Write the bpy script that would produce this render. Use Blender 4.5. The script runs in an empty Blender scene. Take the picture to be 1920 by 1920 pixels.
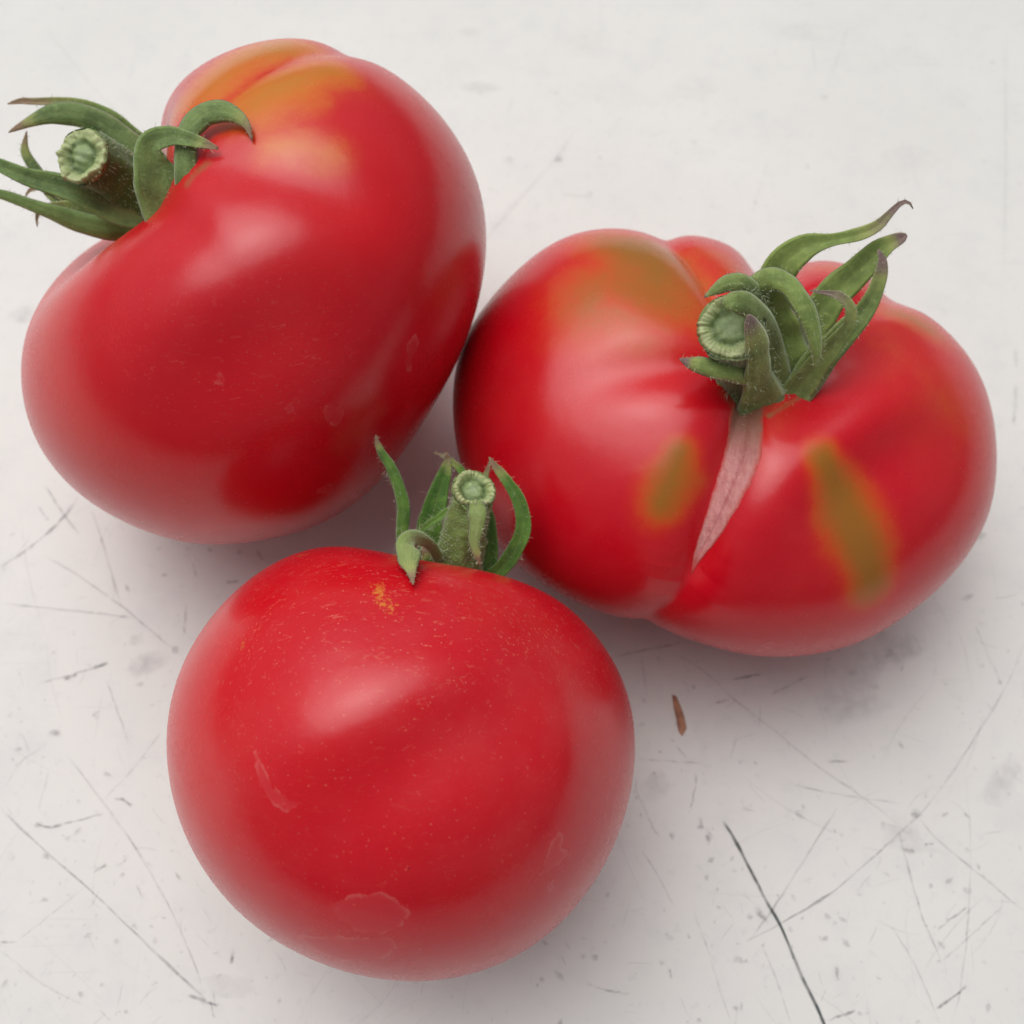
import bpy, math, random
import numpy as np
random.seed(7)
rng = np.random.default_rng(11)
S = bpy.context.scene
C = S.collection
R = math.radians

# ------------------------------------------------------------------ camera
ELEV = 65.0                      # the phone looks down at the table
HCAM = 0.200                     # metres above the table
HALF = R(24.8)                   # half the field of view
FPX = 960 / math.tan(HALF)       # focal length in pixels of the 1920 px photograph
cam_d = bpy.data.cameras.new('camera'); cam = bpy.data.objects.new('camera', cam_d); C.objects.link(cam)
cam.location = (0, 0, HCAM); cam.rotation_euler = (R(90 - ELEV), 0, 0)
cam_d.sensor_width = 36; cam_d.sensor_height = 36; cam_d.sensor_fit = 'HORIZONTAL'
cam_d.lens = 18 / math.tan(HALF); cam_d.clip_start = 0.005; cam_d.clip_end = 50
cam_d.dof.use_dof = True; cam_d.dof.focus_distance = 0.150; cam_d.dof.aperture_fstop = 26
S.camera = cam
S.render.resolution_x = S.render.resolution_y = 1024
S.view_settings.view_transform = 'Standard'; S.view_settings.look = 'None'
S.view_settings.exposure = -0.25; S.view_settings.gamma = 1

# ------------------------------------------------------------------ sky and (veiled) sun
SUN_EL, SUN_AZ = 69.0, -40.0     # azimuth from +Y towards +X; negative = to the left of the picture
W = bpy.data.worlds.new('World'); S.world = W; W.use_nodes = True
wn = W.node_tree; wn.nodes.clear()
def wnode(t, **k):
    n = wn.nodes.new(t)
    for a, b in k.items(): setattr(n, a, b)
    return n
sky = wnode('ShaderNodeTexSky', sky_type='NISHITA', sun_disc=False, sun_elevation=R(SUN_EL), sun_rotation=R(SUN_AZ),
            air_density=1.0, dust_density=6.0, ozone_density=1.0)
hs = wnode('ShaderNodeHueSaturation'); hs.inputs['Saturation'].default_value = 0.22
wbg = wnode('ShaderNodeBackground'); wbg.inputs['Strength'].default_value = 0.10
wo = wnode('ShaderNodeOutputWorld')
wn.links.new(sky.outputs[0], hs.inputs['Color']); wn.links.new(hs.outputs[0], wbg.inputs[0]); wn.links.new(wbg.outputs[0], wo.inputs[0])
sl = bpy.data.lights.new('sun', 'SUN'); sun = bpy.data.objects.new('sun', sl); C.objects.link(sun)
sl.energy = 1.9; sl.angle = R(62); sl.color = (0.955, 0.975, 1.0)
sun.rotation_euler = (R(90 - SUN_EL), 0, R(180 - SUN_AZ))
_az, _el = R(SUN_AZ), R(SUN_EL)
import mathutils
_d = mathutils.Vector((math.sin(_az) * math.cos(_el), math.cos(_az) * math.cos(_el), math.sin(_el)))
sun.rotation_euler = _d.to_track_quat('Z', 'Y').to_euler()
S.cycles.max_bounces = 10
S.cycles.use_denoising = True

# ------------------------------------------------------------------ camera frame helpers
e = R(ELEV)
CX = np.array([1., 0, 0]); CU = np.array([0, math.sin(e), math.cos(e)]); CB = np.array([0, -math.cos(e), math.sin(e)])
CO = np.array([0, 0, HCAM])
def cam2w(X, Y, Z):              # X right, Y up, Z depth
    return CO + X[..., None] * CX + Y[..., None] * CU - Z[..., None] * CB
def table_pt(px, py):            # where the line of sight through a pixel meets the table
    d = (px - 960) / FPX * CX - (py - 960) / FPX * CU - CB
    return CO + d * (HCAM / -d[2])

# ------------------------------------------------------------------ node helpers
class NT:
    def __init__(s, name):
        s.m = bpy.data.materials.new(name); s.m.use_nodes = True; s.t = s.m.node_tree; s.t.nodes.clear()
    def n(s, t, ins=None, **k):
        x = s.t.nodes.new(t)
        for a, b in k.items(): setattr(x, a, b)
        for a, b in (ins or {}).items(): s.set(x, a, b)
        return x
    def set(s, x, a, b):
        if isinstance(b, bpy.types.NodeSocket): s.t.links.new(b, x.inputs[a])
        elif isinstance(b, bpy.types.Node): s.t.links.new(b.outputs[0], x.inputs[a])
        else: x.inputs[a].default_value = b
    def attr(s, name): return s.n('ShaderNodeAttribute', attribute_name=name).outputs['Fac']
    def co(s, scale=(1, 1, 1)):
        c = s.n('ShaderNodeTexCoord').outputs['Object']
        return s.n('ShaderNodeMapping', {'Vector': c, 'Scale': scale}).outputs[0]
    def noise(s, scale, detail=4, rough=.55, vec=None, dist=0):
        return s.n('ShaderNodeTexNoise', {'Vector': vec if vec is not None else s.co(), 'Scale': scale, 'Detail': detail, 'Roughness': rough, 'Distortion': dist}).outputs['Fac']
    def ramp(s, fac, stops, interp='LINEAR'):
        r = s.n('ShaderNodeValToRGB', {'Fac': fac}); cr = r.color_ramp; cr.interpolation = interp
        while len(cr.elements) < len(stops): cr.elements.new(.5)
        for el, (p, c) in zip(cr.elements, stops):
            el.position = p; el.color = (c, c, c, 1) if not hasattr(c, '__len__') else (*c, 1)
        return r.outputs[0]
    def math(s, op, a, b=0., c=0., clamp=False):
        return s.n('ShaderNodeMath', {0: a, 1: b, 2: c}, operation=op, use_clamp=clamp).outputs[0]
    def sm(s, v, a, b, c=0., d=1.):
        return s.n('ShaderNodeMapRange', {'Value': v, 'From Min': a, 'From Max': b, 'To Min': c, 'To Max': d}, interpolation_type='SMOOTHSTEP').outputs[0]
    def mix(s, f, a, b, mode='MIX'):
        x = s.n('ShaderNodeMix', data_type='RGBA', blend_type=mode, clamp_factor=True)
        for k, v in ((0, f), (6, a), (7, b)):
            if isinstance(v, bpy.types.NodeSocket): s.t.links.new(v, x.inputs[k])
            elif k == 0: x.inputs[0].default_value = v
            else: x.inputs[k].default_value = (*v, 1)
        return x.outputs[2]
    def bump(s, h, strength, dist, normal=None):
        i = {'Height': h, 'Strength': strength, 'Distance': dist}
        if normal is not None: i['Normal'] = normal
        return s.n('ShaderNodeBump', i).outputs[0]
    def out(s, sh): s.n('ShaderNodeOutputMaterial', {'Surface': sh}); return s.m

# ------------------------------------------------------------------ materials
def mat_skin(name, speck=1.0, bloom=0.5, gold=(.50, .092, .009), olive=(.31, .125, .010)):
    t = NT(name)
    big = t.noise(28, 3, .5); mid = t.noise(160, 4, .6); fine = t.noise(1400, 3, .6)
    c = t.mix(t.sm(big, .35, .68), (.56, .0016, .0120), (.61, .0040, .0095))
    c = t.mix(t.math('MULTIPLY', t.sm(mid, .4, .75), .25), c, (.60, .012, .012))
    # unripe patches: red -> orange -> olive
    u = t.math('ADD', t.math('MULTIPLY', t.math('SUBTRACT', t.noise(85, 5, .65), .5), .75), t.math('MULTIPLY', t.math('SUBTRACT', t.noise(900, 5, .7), .5), .22))
    u = t.math('ADD', t.attr('unripe'), t.math('MULTIPLY', u, t.sm(t.attr('unripe'), .02, .3)))
    c = t.mix(t.sm(u, .02, .50), c, (.62, .042, .007))
    c = t.mix(t.sm(u, .22, .72), c, gold)
    c = t.mix(t.math('MULTIPLY', t.sm(u, .46, 1.05), .88), c, olive)
    # small pale dots (lenticels)
    v = t.n('ShaderNodeTexVoronoi', {'Vector': t.co(), 'Scale': 950., 'Randomness': 1.}, feature='F1')
    dot = t.sm(v.outputs['Distance'], .20, .05)
    dot = t.math('MULTIPLY', dot, t.sm(t.n('ShaderNodeSeparateColor', {'Color': v.outputs['Color']}).outputs[0], .55, .9))
    dot = t.math('MULTIPLY', dot, t.sm(t.noise(55, 3, .6), .36, .58))
    v2 = t.n('ShaderNodeTexVoronoi', {'Vector': t.co(), 'Scale': 1700., 'Randomness': 1.}, feature='F1')
    dot2 = t.math('MULTIPLY', t.sm(v2.outputs['Distance'], .26, .12), t.sm(t.n('ShaderNodeSeparateColor', {'Color': v2.outputs['Color']}).outputs[2], .78, .90))
    dot2 = t.math('MULTIPLY', dot2, t.math('ADD', .25, t.attr('scuff')))
    dot = t.math('MULTIPLY', dot, t.math('ADD', .45, t.attr('scuff'), clamp=True))
    c = t.mix(t.math('MULTIPLY', dot2, min(1, .45 * speck)), c, (.82, .28, .2))
    c = t.mix(t.math('MULTIPLY', dot, min(1, .8 * speck)), c, (.78, .15, .09))
    # dry scuffs, short and stretched
    sc = t.noise(1.0, 4, .7, t.co((420, 900, 2200)), 1.2)
    scm = t.math('MULTIPLY', t.sm(sc, .585, .66), t.sm(t.attr('scuff'), .05, .8))
    c = t.mix(t.math('MULTIPLY', scm, .34 * speck), c, (.72, .20, .12))
    # yellow russet marks
    ru = t.math('ADD', t.attr('russet'), t.math('MULTIPLY', t.math('SUBTRACT', t.noise(1500, 5, .75), .5), 3.2))
    rum = t.math('MULTIPLY', t.sm(ru, .75, 1.15), t.sm(t.attr('russet'), .04, .3))
    c = t.mix(t.math('MULTIPLY', rum, .75), c, (.68, .24, .03))
    # dried film left on the skin: outline and slightly paler inside
    pl = t.math('ADD', t.attr('film'), t.math('MULTIPLY', t.math('SUBTRACT', t.noise(600, 5, .7), .5), .20))
    inside = t.sm(pl, -.02, .05)
    ring = t.math('MULTIPLY', t.sm(pl, -.03, .0), t.sm(pl, .06, .01))
    ring = t.math('MULTIPLY', ring, t.sm(t.noise(300, 4, .65), .42, .62))
    c = t.mix(t.math('MULTIPLY', inside, .055), c, (.75, .28, .30))
    c = t.mix(t.math('MULTIPLY', ring, .15), c, (.85, .42, .36))
    # tan edge of the stem cavity
    ck = t.math('ADD', t.attr('cork'), t.math('MULTIPLY', t.math('SUBTRACT', t.noise(500, 5, .7), .5), .5))
    c = t.mix(t.sm(ck, .3, .8), c, (.33, .12, .045))
    # bloom of dust: faint
    c = t.mix(t.math('MULTIPLY', t.sm(t.noise(45, 4, .6), .4, .75), .05 * bloom), c, (.75, .45, .42))
    dk = t.n('ShaderNodeTexVoronoi', {'Vector': t.co(), 'Scale': 330., 'Randomness': 1.}, feature='F1')
    dd = t.math('MULTIPLY', t.sm(dk.outputs['Distance'], .05, .03), t.sm(t.n('ShaderNodeSeparateColor', {'Color': dk.outputs['Color']}).outputs[1], .93, .95))
    c = t.mix(t.math('MULTIPLY', dd, .7), c, (.06, .02, .02))
    rough = t.math('ADD', t.math('MULTIPLY', t.noise(120, 4, .6), .10), t.math('MULTIPLY', fine, .08))
    rough = t.math('ADD', rough, .17)
    rough = t.math('ADD', rough, t.math('MULTIPLY', t.math('ADD', inside, scm), .08))
    b = t.bump(t.noise(2600, 2, .5), .035, .00010)
    b = t.bump(t.noise(420, 3, .5), .12, .0003, b)
    b = t.bump(ring, .10, .00005, b)
    p = t.n('ShaderNodeBsdfPrincipled', {'Base Color': c, 'Roughness': rough, 'IOR': 1.48, 'Normal': b,
            'Subsurface Weight': .18, 'Subsurface Radius': (1.0, .22, .12), 'Subsurface Scale': .0022,
            'Sheen Weight': .02, 'Sheen Roughness': .35})
    return t.out(p.outputs[0])

def mat_table():
    t = NT('painted_table')
    c = t.mix(t.sm(t.noise(16, 5, .6), .3, .75), (.745, .725, .682), (.710, .690, .648))
    c = t.mix(t.math('MULTIPLY', t.sm(t.noise(95, 6, .7), .46, .74), .34), c, (.60, .60, .585))
    c = t.mix(t.math('MULTIPLY', t.sm(t.noise(420, 5, .7), .55, .76), .34), c, (.50, .50, .495))
    # hair-fine random rubbing marks
    for k, (sx, sy, rot) in enumerate(((900, 34, .5), (30, 1100, .25), (800, 28, -.7))):
        m = t.n('ShaderNodeMapping', {'Vector': t.n('ShaderNodeTexCoord').outputs['Object'], 'Rotation': (0, 0, rot), 'Scale': (sx, sy, 1)}).outputs[0]
        f = t.sm(t.noise(1.0, 2, .5, m, .35), .665, .74)
        f = t.math('MULTIPLY', f, t.sm(t.noise(24 + 5 * k, 3, .6), .48, .66))
        c = t.mix(t.math('MULTIPLY', f, .20), c, (.42, .415, .41))
    b = t.bump(t.noise(300, 4, .6), .10, .0003)
    b = t.bump(t.noise(60, 2, .5), .10, .001, b)
    p = t.n('ShaderNodeBsdfPrincipled', {'Base Color': c, 'Roughness': t.math('ADD', t.math('MULTIPLY', t.noise(70, 4, .6), .15), .42), 'IOR': 1.45, 'Specular IOR Level': .35, 'Normal': b})
    return t.out(p.outputs[0])

def mat_mark(name, col, k=1.0, nsc=900):
    """ink of a scratch or speck: fades out towards its edge and is broken up by noise"""
    t = NT(name)
    a = t.attr('ink')
    f = t.math('MULTIPLY', a, t.sm(t.noise(nsc, 4, .65), .28, .62, .25, 1.))
    f = t.math('MULTIPLY', f, k, clamp=True)
    d = t.n('ShaderNodeBsdfPrincipled', {'Base Color': (*col, 1), 'Roughness': .6, 'Specular IOR Level': .2})
    tr = t.n('ShaderNodeBsdfTransparent')
    mx = t.n('ShaderNodeMixShader', {0: f, 1: tr.outputs[0], 2: d.outputs[0]})
    return t.out(mx.outputs[0])

def mat_green(name, dark, light, pale=(.34, .40, .14), brown=(.13, .085, .05), warts=0.):
    t = NT(name)
    tip = t.attr('tip'); lum = t.attr('lum'); edge = t.attr('edge'); ac = t.attr('across')
    c = t.mix(t.sm(t.noise(240, 5, .7), .32, .68), dark, light)
    c = t.mix(t.math('MULTIPLY', t.sm(t.noise(900, 5, .7), .48, .72), .45), c, (light[0] * 1.7, light[1] * 1.55, light[2] * 1.8))
    c = t.mix(t.math('MULTIPLY', t.sm(t.noise(420, 4, .6), .56, .74), .5), c, (dark[0] * .6, dark[1] * .6, dark[2] * .6))
    oi = t.n('ShaderNodeObjectInfo').outputs['Random']
    c = t.mix(t.math('MULTIPLY', t.sm(oi, .35, 1.), .40), c, (light[0] * 1.35, light[1] * 1.3, light[2] * 1.1))
    c = t.mix(t.math('MULTIPLY', t.sm(oi, .45, .0), .35), c, (dark[0] * .8, dark[1] * .8, dark[2] * .8))
    c = t.mix(t.math('MULTIPLY', lum, .85), c, pale)
    # long veins and the pale midrib
    vein = t.math('ABSOLUTE', t.math('SINE', t.math('MULTIPLY', ac, 9.4)))
    vn = t.sm(vein, .22, .0)
    c = t.mix(t.math('MULTIPLY', vn, .28), c, (light[0] * 1.9, light[1] * 1.6, light[2] * 1.7))
    c = t.mix(t.math('MULTIPLY', edge, .40), c, (light[0] * 1.7, light[1] * 1.5, light[2] * 1.5))
    tn = t.math('ADD', tip, t.math('MULTIPLY', t.math('SUBTRACT', t.noise(330, 4, .65), .5), .9))
    tn = t.math('MULTIPLY', tn, t.sm(tip, .0, .12))
    c = t.mix(t.math('MULTIPLY', t.sm(tn, .05, .55), .75), c, (pale[0] * 1.05, pale[1] * .95, pale[2] * .85))
    c = t.mix(t.sm(tn, .42, .95), c, t.mix(t.noise(900, 4, .7), brown, (brown[0] * 3.4, brown[1] * 3.2, brown[2] * 3.4)))
    h = t.math('ADD', t.noise(1000, 5, .7), t.math('MULTIPLY', vn, -.25))
    if warts:
        v = t.n('ShaderNodeTexVoronoi', {'Vector': t.co(), 'Scale': 3000., 'Randomness': 1.}, feature='F1')
        w = t.math('MULTIPLY', t.sm(v.outputs['Distance'], .42, .15), t.sm(t.noise(260, 3, .6), .40, .60))
        c = t.mix(t.math('MULTIPLY', w, .8 * warts), c, (.42, .50, .30)); h = t.math('ADD', h, w)
    b = t.bump(h, .6, .00035)
    p = t.n('ShaderNodeBsdfPrincipled', {'Base Color': c, 'Roughness': .62, 'Specular IOR Level': .3, 'Normal': b, 'Sheen Weight': .5, 'Sheen Roughness': .4,
            'Sheen Tint': (.85, .95, .75, 1), 'Subsurface Weight': .12, 'Subsurface Radius': (.6, 1., .2), 'Subsurface Scale': .0006})
    return t.out(p.outputs[0])

def mat_cut(name):
    t = NT(name)
    r = t.attr('rad'); h = t.attr('hgt')
    n = t.noise(1500, 4, .65)
    c = t.ramp(t.math('ADD', r, t.math('MULTIPLY', t.math('SUBTRACT', n, .5), .25)),
               [(0, (.30, .38, .19)), (.36, (.25, .33, .13)), (.52, (.10, .15, .035)), (.66, (.30, .36, .14)), (.9, (.46, .50, .24)), (1, (.20, .26, .08))])
    c = t.mix(t.sm(h, .6, .0), c, (.07, .12, .035))
    c = t.mix(t.math('MULTIPLY', t.sm(n, .55, .72), .4), c, (.50, .58, .36))
    p = t.n('ShaderNodeBsdfPrincipled', {'Base Color': c, 'Roughness': .55, 'Normal': t.bump(n, .5, .0003), 'Subsurface Weight': .15,
            'Subsurface Radius': (.6, 1, .3), 'Subsurface Scale': .0006})
    return t.out(p.outputs[0])

def mat_cork():
    t = NT('corky_scar')
    u = t.attr('across'); n = t.noise(1100, 5, .7); n2 = t.noise(1.0, 4, .65, t.co((1500, 500, 900)))
    c = t.mix(t.sm(n2, .32, .68), (.50, .185, .175), (.60, .285, .260))
    c = t.mix(t.math('MULTIPLY', t.sm(n, .58, .74), .6), c, (.72, .48, .42))
    c = t.mix(t.math('MULTIPLY', t.sm(n, .40, .28), .25), c, (.20, .05, .05))
    g = t.sm(t.math('ABSOLUTE', t.math('SUBTRACT', u, -.12)), .16, .02)
    c = t.mix(t.math('MULTIPLY', g, .35), c, (.30, .06, .08))
    c = t.mix(t.sm(t.attr('along'), .45, .08), c, (.20, .085, .045))
    c = t.mix(t.sm(t.attr('along'), .80, 1.0), c, (.55, .08, .07))
    c = t.mix(t.math('MULTIPLY', t.sm(t.math('ADD', t.math('ABSOLUTE', u), t.math('MULTIPLY', t.math('SUBTRACT', n, .5), .5)), .62, 1.0), .92), c, (.50, .030, .022))
    b = t.bump(n, .45, .0005); b = t.bump(n2, .3, .0005, b)
    p = t.n('ShaderNodeBsdfPrincipled', {'Base Color': c, 'Roughness': .7, 'Specular IOR Level': .3, 'Normal': b})
    return t.out(p.outputs[0])

def mat_hair():
    t = NT('fine_hair')
    p = t.n('ShaderNodeBsdfPrincipled', {'Base Color': (.50, .55, .36, 1), 'Roughness': .5, 'Specular IOR Level': .5})
    return t.out(p.outputs[0])
def mat_flake():
    t = NT('brown_flake')
    c = t.mix(t.sm(t.noise(600, 4, .6), .35, .65), (.30, .13, .09), (.48, .24, .13))
    return t.out(t.n('ShaderNodeBsdfPrincipled', {'Base Color': c, 'Roughness': .7}).outputs[0])

M_TABLE = mat_table()
M_INK = mat_mark('scratch_ink', (.24, .235, .24), .48)
M_INKD = mat_mark('deep_scratch_ink', (.085, .095, .095), 1.1, 160)
M_SPECK = mat_mark('speck_ink', (.28, .275, .28), .46, 1200)
M_SMUDGE = mat_mark('smudge_ink', (.42, .40, .41), .42, 420)
M_G1 = mat_green('sepal_green_grey', (.062, .112, .030), (.185, .280, .080))
M_G2 = mat_green('sepal_green_soft', (.090, .140, .034), (.230, .310, .085), brown=(.11, .075, .065))
M_G3 = mat_green('sepal_green_fresh', (.028, .095, .014), (.115, .245, .035))
M_STEM = mat_green('stem_green_dark', (.022, .085, .014), (.060, .175, .034))
M_STEM3 = mat_green('stem_green_warty', (.060, .110, .020), (.140, .220, .050), warts=1.)
M_STEM2 = mat_green('stem_green_brownish', (.050, .062, .022), (.120, .150, .055), warts=.3)
M_CUT = mat_cut('cut_stem'); M_CORK = mat_cork(); M_HAIR = mat_hair()

# ------------------------------------------------------------------ mesh helpers
def make_mesh(name, V, F, mat, parent=None, attrs=None, smooth=True, origin=None):
    """V (n,3) world; stored relative to the parent's origin"""
    V = np.asarray(V, float)
    org = np.zeros(3) if origin is None else np.asarray(origin)
    me = bpy.data.meshes.new(name)
    F = np.asarray(F)
    if F.ndim == 2:
        k = F.shape[1]; n = F.shape[0]
        me.vertices.add(len(V)); me.vertices.foreach_set('co', (V - org).ravel())
        me.loops.add(n * k); me.loops.foreach_set('vertex_index', F.ravel().astype(np.int32))
        me.polygons.add(n); me.polygons.foreach_set('loop_start', np.arange(0, n * k, k, dtype=np.int32))
        me.update(calc_edges=True); me.validate()
    else:
        me.from_pydata([tuple(v) for v in V - org], [], [list(f) for f in F])
    if smooth: me.polygons.foreach_set('use_smooth', [True] * len(me.polygons))
    for a, d in (attrs or {}).items():
        at = me.attributes.new(a, 'FLOAT', 'POINT'); at.data.foreach_set('value', np.asarray(d, np.float32))
    me.materials.append(mat)
    o = bpy.data.objects.new(name, me); C.objects.link(o)
    if parent is not None: o.parent = parent
    return o
def grid_faces(nu, nv, wrap_u=True):
    """rows i in nv, columns j in nu"""
    i, j = np.meshgrid(np.arange(nv - 1), np.arange(nu if wrap_u else nu - 1), indexing='ij')
    j2 = (j + 1) % nu
    return np.stack([i * nu + j, i * nu + j2, (i + 1) * nu + j2, (i + 1) * nu + j], -1).reshape(-1, 4)
def smooth(x, a, b):
    t = np.clip((x - a) / (b - a), 0, 1); return t * t * (3 - 2 * t)
def unit(v): return v / np.maximum(np.linalg.norm(v, axis=-1, keepdims=True), 1e-12)
def catmull(P, n):
    P = np.asarray(P, float); m = len(P)
    s = np.concatenate([[0], np.cumsum(np.linalg.norm(np.diff(P[:, :3], axis=0), axis=1) + 1e-6)])
    ts = np.linspace(0, s[-1], n); out = []
    Q = np.vstack([2 * P[0] - P[1], P, 2 * P[-1] - P[-2]])
    for t in ts:
        k = min(max(np.searchsorted(s, t) - 1, 0), m - 2); u = (t - s[k]) / (s[k + 1] - s[k])
        a, b, c, d = Q[k], Q[k + 1], Q[k + 2], Q[k + 3]
        out.append(.5 * ((2 * b) + (c - a) * u + (2 * a - 5 * b + 4 * c - d) * u * u + (3 * b - a - 3 * c + d) * u ** 3))
    return np.array(out)
class Noise3:                      # sum of a few sine waves: smooth lumps
    def __init__(s, seed, f, n=14):
        g = np.random.default_rng(seed); s.k = unit(g.normal(size=(n, 3))) * f * g.uniform(.6, 1.5, (n, 1)); s.p = g.uniform(0, 6.28, n); s.n = n
    def __call__(s, P): return np.sin(P @ s.k.T + s.p).sum(-1) / math.sqrt(s.n)

# ------------------------------------------------------------------ tomatoes
class Tomato:
    """shape measured in pixel units of the photograph at the tomato's own distance; x right, y up, z towards the camera"""
    def __init__(s, cx, cy, outline, axis, along, across, rz, cavity, seed):
        s.cx, s.cy = cx, cy; s.a = unit(np.array(axis, float)); s.al, s.ac, s.rz = along, across, rz
        s.cd, s.cw = cavity; s.valleys = []; s.ridges = []
        X0, Y0 = (cx - 960) / FPX, -(cy - 960) / FPX
        s.X0, s.Y0 = X0, Y0
        s.v = unit(np.array([-X0, -Y0, 1.]))
        o = np.array(outline, float); d = o - [cx, cy]
        al = np.arctan2(-d[:, 1], d[:, 0]); rho = np.hypot(d[:, 0], d[:, 1])
        k = np.argsort(al); al, rho = al[k], rho[k]
        s.NB = 144; s.K = 13; s.Lv = []
        s.ba = -math.pi + (np.arange(s.NB) + .5) * 2 * math.pi / s.NB
        s.target = np.interp(s.ba, np.r_[al - 2 * math.pi, al, al + 2 * math.pi], np.r_[rho, rho, rho])
        s.g = np.zeros(s.NB); s.gt = np.zeros(1440); s.gm = 0.; s.lump = Noise3(seed, 3.0); s.lump2 = Noise3(seed + 1, 9.0)
    def sil(s, al): return np.interp(al, np.r_[s.ba - 2 * math.pi, s.ba, s.ba + 2 * math.pi], np.tile(s.target, 3))
    def dir(s, px, py):
        """direction from the centre to the surface seen at a pixel (beyond the outline: round the back)"""
        dx, dy = px - s.cx, -(py - s.cy); al = math.atan2(dy, dx); q = math.hypot(dx, dy) / s.sil(al)
        if q <= 1: z = math.sqrt(max(0, 1 - q * q)); k = 1
        else: q2 = max(0, 2 - q); z = -math.sqrt(max(0, 1 - q2 * q2)); k = q2 / q
        return unit(np.array([dx * k, dy * k, 0.]) + s.v * z * s.rz)
    def line(s, pts):
        return np.array([s.dir(p[0], p[1]) for p in pts])
    @staticmethod
    def dist(n, L):
        """distance of directions n to a polyline L of directions, and the position along it (0..len-1)"""
        best = np.full(len(n), 9.); pos = np.zeros(len(n))
        if len(L) == 1: return np.linalg.norm(n - L[0], axis=1), pos
        for k in range(len(L) - 1):
            a, b = L[k], L[k + 1]; ab = b - a; t = np.clip(((n - a) @ ab) / (ab @ ab), 0, 1)
            d = np.linalg.norm(n - (a + t[:, None] * ab), axis=1); m = d < best
            best[m] = d[m]; pos[m] = (k + t)[m]
        return best, pos
    def valley(s, pts, width, sharp=1.6):
        """pts: (px, py, depth)"""
        s.Lv.append(pts); s.valleys.append((s.line(pts), np.array([p[2] for p in pts], float), width, sharp))
    def r(s, n):
        ca = n @ s.a
        r = 1 / np.sqrt(ca ** 2 / s.al ** 2 + (1 - ca ** 2) / s.ac ** 2)
        th = np.arccos(np.clip(ca, -1, 1))
        r = r * (1 - s.cd * np.exp(-(th / s.cw) ** 1.9)) * (1 - .05 * np.exp(-((math.pi - th) / .35) ** 2))
        r = r * (1 + .006 * s.lump(n) + .0012 * s.lump2(n))
        for L, dep, w, sh in s.valleys:
            m = 5 * (len(L) - 1) + 1 if w < .12 else 26
            Q = catmull(np.c_[L, dep], m); Lq, dq = unit(Q[:, :3]), Q[:, 3]
            if w < .12:
                d, pos = s.dist(n, Lq); dd = np.interp(pos, np.arange(m), dq)
                r = r * (1 - dd * np.exp(-(np.sqrt(d * d + (w * .15) ** 2) / w) ** sh))
            else:              # a broad trough: Gaussians summed along the line
                st = np.linalg.norm(np.diff(Lq, axis=0), axis=1).mean(); acc = 0
                for q, k in zip(Lq, dq): acc = acc + k * np.exp(-((n - q) ** 2).sum(1) / w ** 2)
                r = r * (1 - acc * st / (w * 1.772))
        cv = n @ s.v; pn = n - cv[:, None] * s.v
        al = np.arctan2(pn[:, 1], pn[:, 0])
        g = np.interp((al + math.pi) / (2 * math.pi) * 1440, np.arange(1441), np.r_[s.gt, s.gt[0]])
        w = np.clip(1 - cv ** 2, 0, 1); gm = s.gm
        return r * (1 + gm + (g - gm) * w ** 1.5)
    def proj(s, P):
        Z = 1 - P[:, 2] / FPX
        X = (s.X0 + P[:, 0] / FPX) / Z; Y = (s.Y0 + P[:, 1] / FPX) / Z
        return 960 + X * FPX, 960 - Y * FPX
    def sphere(s, nu, nv):
        a = s.a; b = unit(np.cross(a, [0.3, .2, 1.])); c = np.cross(a, b)
        th = np.linspace(1e-3, math.pi - 1e-3, nv); ph = np.linspace(0, 2 * math.pi, nu, endpoint=False)
        T, Pp = np.meshgrid(th, ph, indexing='ij')
        return (np.cos(T)[..., None] * a + np.sin(T)[..., None] * (np.cos(Pp)[..., None] * b + np.sin(Pp)[..., None] * c)).reshape(-1, 3)
    def fit(s):
        n = s.sphere(360, 200)
        for it in range(15):
            P = n * s.r(n)[:, None]
            x, y = s.proj(P); dx, dy = x - s.cx, -(y - s.cy)
            al = np.arctan2(dy, dx); rho = np.hypot(dx, dy)
            b = ((al + math.pi) / (2 * math.pi) * s.NB).astype(int) % s.NB
            mx = np.zeros(s.NB); np.maximum.at(mx, b, rho)
            s.g = s.g + .7 * (s.target / mx - 1)
            f = np.fft.rfft(s.g); f *= np.exp(-(np.arange(len(f)) / s.K) ** 4); s.g = np.fft.irfft(f, s.NB)
            ang = (np.arange(1440) / 1440 * s.NB - .5) / s.NB * 2 * math.pi; h = np.arange(1, 40)
            s.gt = f[0].real / s.NB + 2 / s.NB * (np.cos(ang[:, None] * h) @ f[1:40].real - np.sin(ang[:, None] * h) @ f[1:40].imag)
            s.gm = f[0].real / s.NB
            if it in (6, 11):
                s.P0 = P; s.n0 = n; s.xy0 = (x, y)
                s.valleys = [(s.surf_line(pts), d, w, sh) for pts, (_, d, w, sh) in zip(s.Lv, s.valleys)]
        P = n * s.r(n)[:, None]; s.P0 = P; s.n0 = n; s.xy0 = s.proj(P)
        # resting on the table fixes the distance
        wz = s._q(P)
        s.Zc = HCAM / wz.max(); s.k = s.Zc / FPX
        print('tomato', s.cx, 'Zc %.4f' % s.Zc, 'err px', np.abs(s.target - mx).max(), 'g', s.g.min(), s.g.max(), 'diam mm', s.ac * 2 * s.k * 1000)
        low = P[np.argmax(wz)]
        b = s.world(low[None])[0]; s.base = np.array([b[0], b[1], 0.])
    def _q(s, P):
        d = (s.X0 + P[:, 0] / FPX)[:, None] * CX + (s.Y0 + P[:, 1] / FPX)[:, None] * CU - (1 - P[:, 2] / FPX)[:, None] * CB
        return -d[:, 2]
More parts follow.
